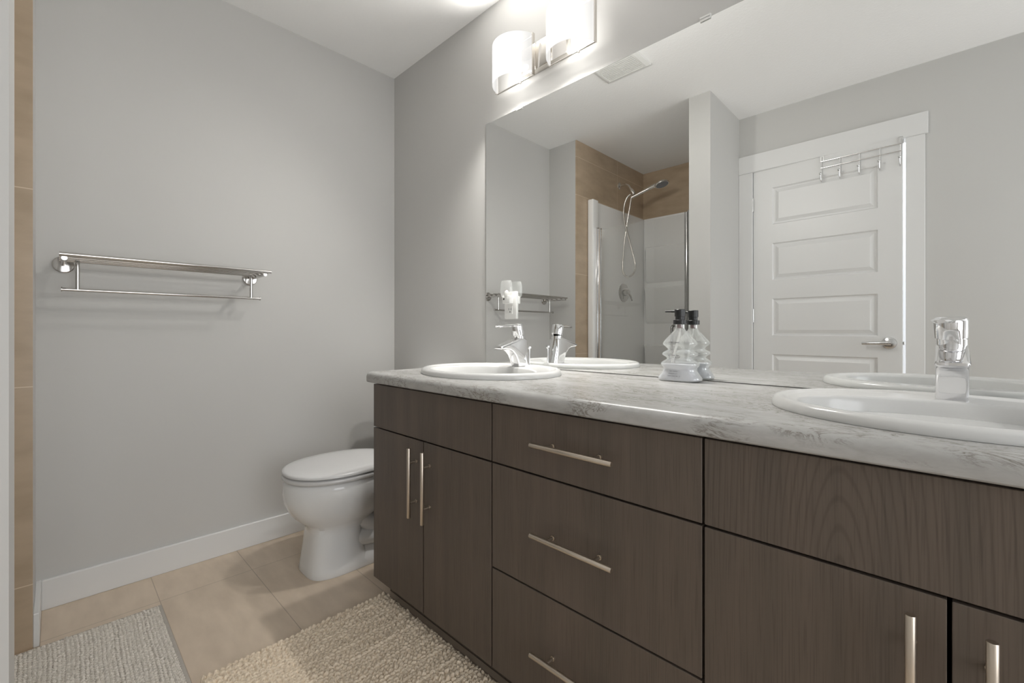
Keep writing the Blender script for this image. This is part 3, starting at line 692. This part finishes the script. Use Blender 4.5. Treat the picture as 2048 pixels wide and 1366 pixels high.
# foot flange behind the front column, sloping trapway and rear deck
m.loft([egg(TX, -0.56, -0.13, 0.118, 0.0, e=3.2), egg(TX, -0.56, -0.13, 0.121, 0.006, e=3.2), egg(TX, -0.55, -0.135, 0.112, 0.035, e=3.0), egg(TX, -0.53, -0.15, 0.080, 0.075, e=2.6), egg(TX, -0.50, -0.16, 0.060, 0.10, e=2.4)])
for s in (-1, 1):
    m.tube(smoothpath([(TX + s * 0.052, -0.46, 0.20), (TX + s * 0.066, -0.40, 0.155), (TX + s * 0.070, -0.34, 0.155), (TX + s * 0.066, -0.27, 0.22), (TX + s * 0.05, -0.22, 0.27)], 6), 0.040, 16)
    m.tube(smoothpath([(TX + s * 0.066, -0.47, 0.11), (TX + s * 0.078, -0.38, 0.10), (TX + s * 0.072, -0.28, 0.075), (TX + s * 0.06, -0.20, 0.06)], 6), 0.036, 16)
m.loft([egg(TX, -0.36, -0.03, 0.10, 0.21, e=3), egg(TX, -0.37, -0.022, 0.125, 0.27, e=3.2), egg(TX, -0.38, -0.018, 0.145, 0.34, e=3.4), egg(TX, -0.38, -0.018, 0.150, 0.378, e=3.4), egg(TX, -0.375, -0.022, 0.145, 0.384, e=3.4)])
obj('bowl', m, 'ceramic', tl, smooth=50)
st = MB().loft([egg(TX, -0.732, -0.285, 0.180, 0.3885, e=2.15, ymid=-0.505), egg(TX, -0.735, -0.283, 0.183, 0.392, e=2.15, ymid=-0.505), egg(TX, -0.735, -0.283, 0.183, 0.402, e=2.15, ymid=-0.505), egg(TX, -0.731, -0.285, 0.180, 0.4055, e=2.15, ymid=-0.505)])
obj('seat', st, 'seat_plastic', tl, smooth=50)
def lid_ring(ins, z): return egg(TX, -0.735 + ins, -0.276 - ins, 0.183 - ins, z, e=2.2, ymid=-0.505)
ld = MB().loft([lid_ring(0.004, 0.4105), lid_ring(0.0, 0.413), lid_ring(0.0, 0.419), lid_ring(0.003, 0.4235), lid_ring(0.012, 0.4265), lid_ring(0.05, 0.4295), lid_ring(0.10, 0.431)])
for x in (-0.10, 0.10): ld.box(TX + x - 0.012, TX + x + 0.012, -0.62, -0.60, 0.4055, 0.411)
obj('lid', ld, 'seat_plastic', tl, smooth=50)
for x in (-0.075, 0.075):
    obj('lid_hinge', MB().box(TX + x - 0.02, TX + x + 0.02, -0.280, -0.240, 0.385, 0.425, 0.008, 3), 'seat_plastic', tl)
tk = MB().loft([egg(TX, -0.215, -0.012, 0.185, 0.385, e=5), egg(TX, -0.222, -0.010, 0.200, 0.45, e=5.5), egg(TX, -0.228, -0.009, 0.212, 0.715, e=6)])
obj('tank', tk, 'ceramic', tl, smooth=40)
obj('tank_lid', MB().loft([egg(TX, -0.232, -0.006, 0.217, 0.7155, e=6), egg(TX, -0.236, -0.004, 0.221, 0.722, e=6), egg(TX, -0.236, -0.004, 0.221, 0.742, e=6), egg(TX, -0.230, -0.008, 0.214, 0.750, e=6)]), 'ceramic', tl, smooth=40)
obj('flush_lever', MB().tube([(TX - 0.15, -0.226, 0.67), (TX - 0.15, -0.240, 0.67), (TX - 0.145, -0.243, 0.67), (TX - 0.08, -0.246, 0.664)], 0.006, 12), 'chrome', tl)

# ------------------------------------------------------------------ towel rack
tr = thing('towel_rack', (0, -1.04, 1.222), 'chrome towel shelf with hanging bar on the left grey wall', 'towel rack')
YA, YBB, ZT = -1.340, -0.739, 1.222
for ya in (YA, YBB):
    b = MB().lathe([(0.030, 0), (0.030, 0.004), (0.027, 0.007), (0.014, 0.009), (0.001, 0.0095)], (0.0, ya, ZT), (1, 0, 0), 36)
    br = obj('bracket', b, 'rack_chrome', tr)
    arm = MB().tube([(0.006, ya, ZT), (0.215, ya, ZT)], 0.0075, 16)
    obj('arm', arm, 'rack_chrome', br)
# shelf rods
for i in range(5):
    x = 0.035 + i * 0.046
    yo = 0.010 if i < 4 else 0.012
    obj('shelf_rod', MB().tube([(x, YA - 0.012, ZT + 0.012), (x, YBB + 0.022, ZT + 0.012)], 0.0055 if i < 4 else 0.0068, 14), 'rack_chrome', tr)
px_ = 0.085
for ya in (YA + 0.034, YBB - 0.018):
    obj('post', MB().tube([(px_, ya, ZT + 0.008), (px_, ya, 1.128)], 0.006, 16), 'rack_chrome', tr)
hb = MB().tube([(px_, YA - 0.004, 1.127), (px_, YBB + 0.016, 1.127)], 0.0058, 16)
for ya, s in ((YA - 0.004, -1), (YBB + 0.016, 1)): hb.lathe([(0.0085, 0), (0.0085, 0.003), (0.001, 0.0035)], (px_, ya, 1.127), (0, s, 0), 20)
obj('towel_bar', hb, 'rack_chrome', tr)

# ------------------------------------------------------------------ bath mats
def mat_mesh(x0, x1, y0, y1, along, seed, pitch, hgt, step=0.0024, wob=0.0):
    """chenille pile: ridges that run along one axis, broken into tufts"""
    rng = np.random.default_rng(seed)
    nx = int((x1 - x0) / step) + 1; ny = int((y1 - y0) / step) + 1
    X, Y = np.meshgrid(np.linspace(x0, x1, nx), np.linspace(y0, y1, ny), indexing='ij')
    U, V = (X - x0, Y - y0) if along == 'x' else (Y - y0, X - x0)    # U along ridge, V across
    ph = wob * (np.sin(U * 9 + V * 3 + seed) + 0.6 * np.sin(U * 21 + V * 11))
    Vr = V + ph; Vr = Vr + 0.22 * pitch * np.sin(U * 2 * PI / (pitch * 1.3) + 7 * np.sin(V * 90) ); rid = np.floor(Vr / pitch).astype(int); fv = Vr / pitch - rid
    nr = rid.max() - rid.min() + 2; off = rng.random(nr); tl_ = pitch * (1.1 + 0.5 * rng.random(nr))
    k = rid - rid.min(); uu = U / tl_[k] + off[k] + 0.25 * np.sin(U * 40 + k); cell = np.floor(uu).astype(int); fu = uu - cell
    hsh = np.sin(cell * 12.9898 + k * 78.233) * 43758.5453; rnd_ = hsh - np.floor(hsh)
    prof = np.sqrt(np.clip(1 - (2 * fv - 1) ** 2, 0, 1)); tuft = np.sqrt(np.clip(1 - (2 * fu - 1) ** 2 * 0.75, 0, 1))
    Z = hgt * (0.18 + 0.82 * prof * (0.40 + 0.60 * tuft) * (0.62 + 0.38 * rnd_) * (0.72 + 0.28 * off[k]))
    edge = np.minimum(np.minimum(X - x0, x1 - X), np.minimum(Y - y0, y1 - Y)); Z = Z * np.clip(edge / 0.006 + 0.12, 0, 1) ** 0.5
    Xj = X + (rnd_ - 0.5) * 0.0016; Yj = Y + (np.roll(rnd_, 7, 0) - 0.5) * 0.0016
    vs = np.stack([Xj, Yj, np.maximum(Z, 0.001)], -1).reshape(-1, 3)
    idx = np.arange(nx * ny).reshape(nx, ny); q = np.stack([idx[:-1, :-1], idx[1:, :-1], idx[1:, 1:], idx[:-1, 1:]], -1).reshape(-1, 4)
    m = MB(); m.v = [tuple(v) for v in vs.tolist()]; m.f = q.tolist(); return m
def bath_mat(x0, x1, y0, y1, along, seed, pile, hem, label, pitch, hgt, wob, ins=0.006):
    t = thing('bath_mat', ((x0 + x1) / 2, (y0 + y1) / 2, 0), label, 'bath mat', 'bath mats')
    obj('pile', mat_mesh(x0 + ins, x1 - ins, y0 + ins, y1 - ins, along, seed, pitch, hgt, 0.0017, wob), pile, t, smooth=80, normals=False)
    hm = MB(); e = 0.011
    for a in ((x0, x1, y0, y0 + e), (x0, x1, y1 - e, y1), (x0, x0 + e, y0 + e, y1 - e), (x1 - e, x1, y0 + e, y1 - e)): hm.box(*a, 0.0005, 0.0075, 0.0025, 2)
    obj('hem', hm, hem, t, label='flat woven edge')
bath_mat(0.278, 1.118, -1.545, -1.096, 'x', 3, 'pile_grey', 'hem_grey', 'grey ribbed bath mat in front of the shower', 0.0098, 0.018, 0.0022, 0.008)
bath_mat(0.795, 1.655, -1.078, -0.505, 'y', 8, 'pile_beige', 'hem_beige', 'beige tufted bath mat along the vanity cabinets', 0.0120, 0.026, 0.0030, 0.0)

# ------------------------------------------------------------------ ceiling fan grille
cv = thing('ceiling_vent', (0.998, -0.765, H), 'white slatted exhaust fan cover on the ceiling', 'vent')
m = MB(); x0, x1, y0, y1 = 0.862, 1.134, -0.902, -0.630
outer = lambda i, z: [(x0 + i, y0 + i, z), (x1 - i, y0 + i, z), (x1 - i, y1 - i, z), (x0 + i, y1 - i, z)]
m.loft([outer(0, H), outer(0.002, H - 0.010), outer(0.020, H - 0.018), outer(0.030, H - 0.018), outer(0.032, H - 0.006)], caps=False)
obj('frame', m, 'white_plastic', cv, smooth=20)
sl = MB()
for i in range(15):
    y = y0 + 0.036 + i * 0.0143
    sl.box(x0 + 0.031, x1 - 0.031, y, y + 0.0095, H - 0.0165, H - 0.012, 0.001, 1)
sl.box(0.995, 1.001, y0 + 0.031, y1 - 0.031, H - 0.0135, H - 0.009)
obj('slats', sl, 'white_plastic', cv)
obj('backing', MB().box(x0 + 0.030, x1 - 0.030, y0 + 0.030, y1 - 0.030, H - 0.004, H - 0.001), 'ink', cv)

# ------------------------------------------------------------------ shower stall
SZ = 2.015; XI = P1 - 0.014
ss = thing('shower_surround', (0.70, -2.0, 0), 'glossy white moulded shower surround in the tiled alcove', 'shower surround')
m = MB()
pt = 0.014
m.box(SX + 0.0005, SX + pt, YS + 0.0005, -1.575, 0.03, SZ, 0.004, 2)           # left panel
m.box(SX + pt, XI, YS + 0.0005, YS + pt, 0.03, SZ, 0.004, 2)                   # back panel
m.box(XI, P1 - 0.0005, YS + 0.0005, -1.575, 0.03, SZ, 0.004, 2)               # right panel
obj('wall_panel', m, 'acrylic', ss)
for nm, xa, xb in (('front_post', SX + 0.004, SX + 0.054), ('front_post', P1 - 0.056, P1 - 0.0005)):
    obj(nm, MB().box(xa, xb, -1.630, -1.555, 0.0, SZ - 0.003, 0.005, 3), 'acrylic', ss)
obj('base', MB().box(SX + 0.001, P1 - 0.001, YS + 0.001, -1.63, 0.001, 0.045, 0.01, 2).box(SX + 0.054, P1 - 0.056, -1.645, -1.555, 0.001, 0.10, 0.012, 3), 'acrylic', ss)
# moulded shelves in the back wall, thickening of the panel below each
def shelf(x0, x1, zt, zb, dep):
    pr = [(YS + pt - 0.001, zb), (YS + pt + 0.02, zb + 0.02), (YS + pt + dep * 0.85, zt - 0.03), (YS + pt + dep, zt - 0.012), (YS + pt + dep, zt - 0.003), (YS + pt + dep - 0.006, zt), (YS + pt - 0.001, zt)]
    return MB().prism(pr, 'x', x0, x1, 0.012, 3)
for x0, x1, zt, zb, dep in ((0.300, XI, 1.745, 1.42, 0.030), (0.300, XI - 0.001, 1.375, 1.05, 0.045), (0.300, XI - 0.002, 0.86, 0.52, 0.055)):
    obj('shelf', shelf(x0, x1, zt, zb, dep), 'acrylic', ss, smooth=50)
# framed glass door
sg = thing('shower_door', (0.69, -1.59, 0.10), 'clear glass shower door with chrome frame', 'shower door')
yd = -1.597
obj('glass', MB().box(0.362, 1.028, yd - 0.003, yd + 0.003, 0.125, 1.772), 'door_glass', sg, smooth=0)
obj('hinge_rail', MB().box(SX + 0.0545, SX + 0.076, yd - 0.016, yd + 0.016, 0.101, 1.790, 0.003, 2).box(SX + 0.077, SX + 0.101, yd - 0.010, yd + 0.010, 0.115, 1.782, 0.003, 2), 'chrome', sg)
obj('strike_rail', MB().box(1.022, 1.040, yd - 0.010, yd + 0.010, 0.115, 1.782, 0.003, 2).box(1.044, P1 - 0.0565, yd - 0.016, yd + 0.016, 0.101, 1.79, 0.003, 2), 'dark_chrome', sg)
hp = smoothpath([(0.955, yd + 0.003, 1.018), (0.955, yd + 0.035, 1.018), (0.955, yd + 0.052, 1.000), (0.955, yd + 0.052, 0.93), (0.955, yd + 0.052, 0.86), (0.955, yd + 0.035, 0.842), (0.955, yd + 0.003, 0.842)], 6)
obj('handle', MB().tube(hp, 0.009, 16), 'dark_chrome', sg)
# hand shower
sh = thing('hand_shower', (SX, -2.035, 2.232), 'chrome hand shower on a wall arm with looping hose', 'hand shower')
ya = -2.035
m = MB().lathe([(0.030, 0), (0.029, 0.004), (0.020, 0.010), (0.010, 0.013)], (SX, ya, 2.232), (1, 0, 0), 28)
m.tube(smoothpath([(SX + 0.005, ya, 2.232), (SX + 0.05, ya, 2.234), (SX + 0.085, ya, 2.218), (SX + 0.105, ya, 2.185)], 6), 0.0095, 14)
obj('shower_arm', m, 'warm_chrome', sh)
br0 = Vector((SX + 0.105, ya, 2.185)); br1 = Vector((SX + 0.135, ya - 0.01, 2.135))
obj('holder', MB().tube([br0, br0.lerp(br1, 0.2), br0.lerp(br1, 0.9), br1], [0.012, 0.018, 0.016, 0.012], 18), 'warm_chrome', sh)
w0 = Vector((SX + 0.110, ya - 0.005, 2.112)); w1 = Vector((0.520, ya - 0.06, 2.176)); w2 = Vector((0.575, ya - 0.07, 2.192)); 
obj('handset', MB().tube(smoothpath([w0, w0.lerp(w1, 0.5), w1, w2], 6), [0.011] * 6 + [0.0125] * 6 + [0.015] * 6 + [0.018], 18).lathe([(0.001, 0.024), (0.036, 0.019), (0.055, 0.007), (0.058, 0.0), (0.054, -0.006), (0.001, -0.007)], (0.612, ya - 0.075, 2.188), (-0.28, -0.05, 0.96), 32), 'warm_chrome', sh)
obj('spray_face', MB().lathe([(0.050, 0.0), (0.048, 0.0015), (0.001, 0.002)], Vector((0.612, ya - 0.075, 2.188)) - Vector((-0.28, -0.05, 0.96)) * 0.0068, (0.28, 0.05, -0.96), 28), 'ink', sh, label='dark nozzle face')
hs = smoothpath([(SX + 0.105, ya, 2.140), (0.345, -2.024, 2.118), (0.322, -2.0208, 2.070), (0.311, -2.0216, 1.994), (0.325, -2.0224, 1.885), (0.363, -2.0232, 1.752), (0.405, -2.024, 1.6), (0.419, -2.0248, 1.523), (0.400, -2.0256, 1.466), (0.349, -2.0264, 1.441), (0.308, -2.0272, 1.475), (0.295, -2.034, 1.549), (0.306, -2.038, 1.718), (0.330, -2.040, 1.884), (0.349, -2.040, 1.987), (0.364, -2.040, 2.060), w0], 8)
obj('hose', MB().tube(hs, 0.0075, 12), 'warm_chrome', sh, label='flexible metal hose')
# valve
sv = thing('shower_valve', (SX + pt, -2.08, 1.315), 'round chrome shower valve with lever on the white panel', 'shower valve')
m = MB().lathe([(0.080, 0), (0.079, 0.004), (0.066, 0.011), (0.034, 0.014)], (SX + pt, -2.08, 1.315), (1, 0, 0), 40)
obj('escutcheon', m, 'rack_chrome', sv)
m = MB().lathe([(0.030, 0.012), (0.028, 0.03), (0.024, 0.052), (0.001, 0.056)], (SX + pt, -2.08, 1.315), (1, 0, 0), 28)
m.tube([(SX + pt + 0.044, -2.08, 1.315), (SX + pt + 0.055, -2.10, 1.285), (SX + pt + 0.062, -2.115, 1.245)], [0.010, 0.009, 0.007], 14)
obj('lever', m, 'rack_chrome', sv)
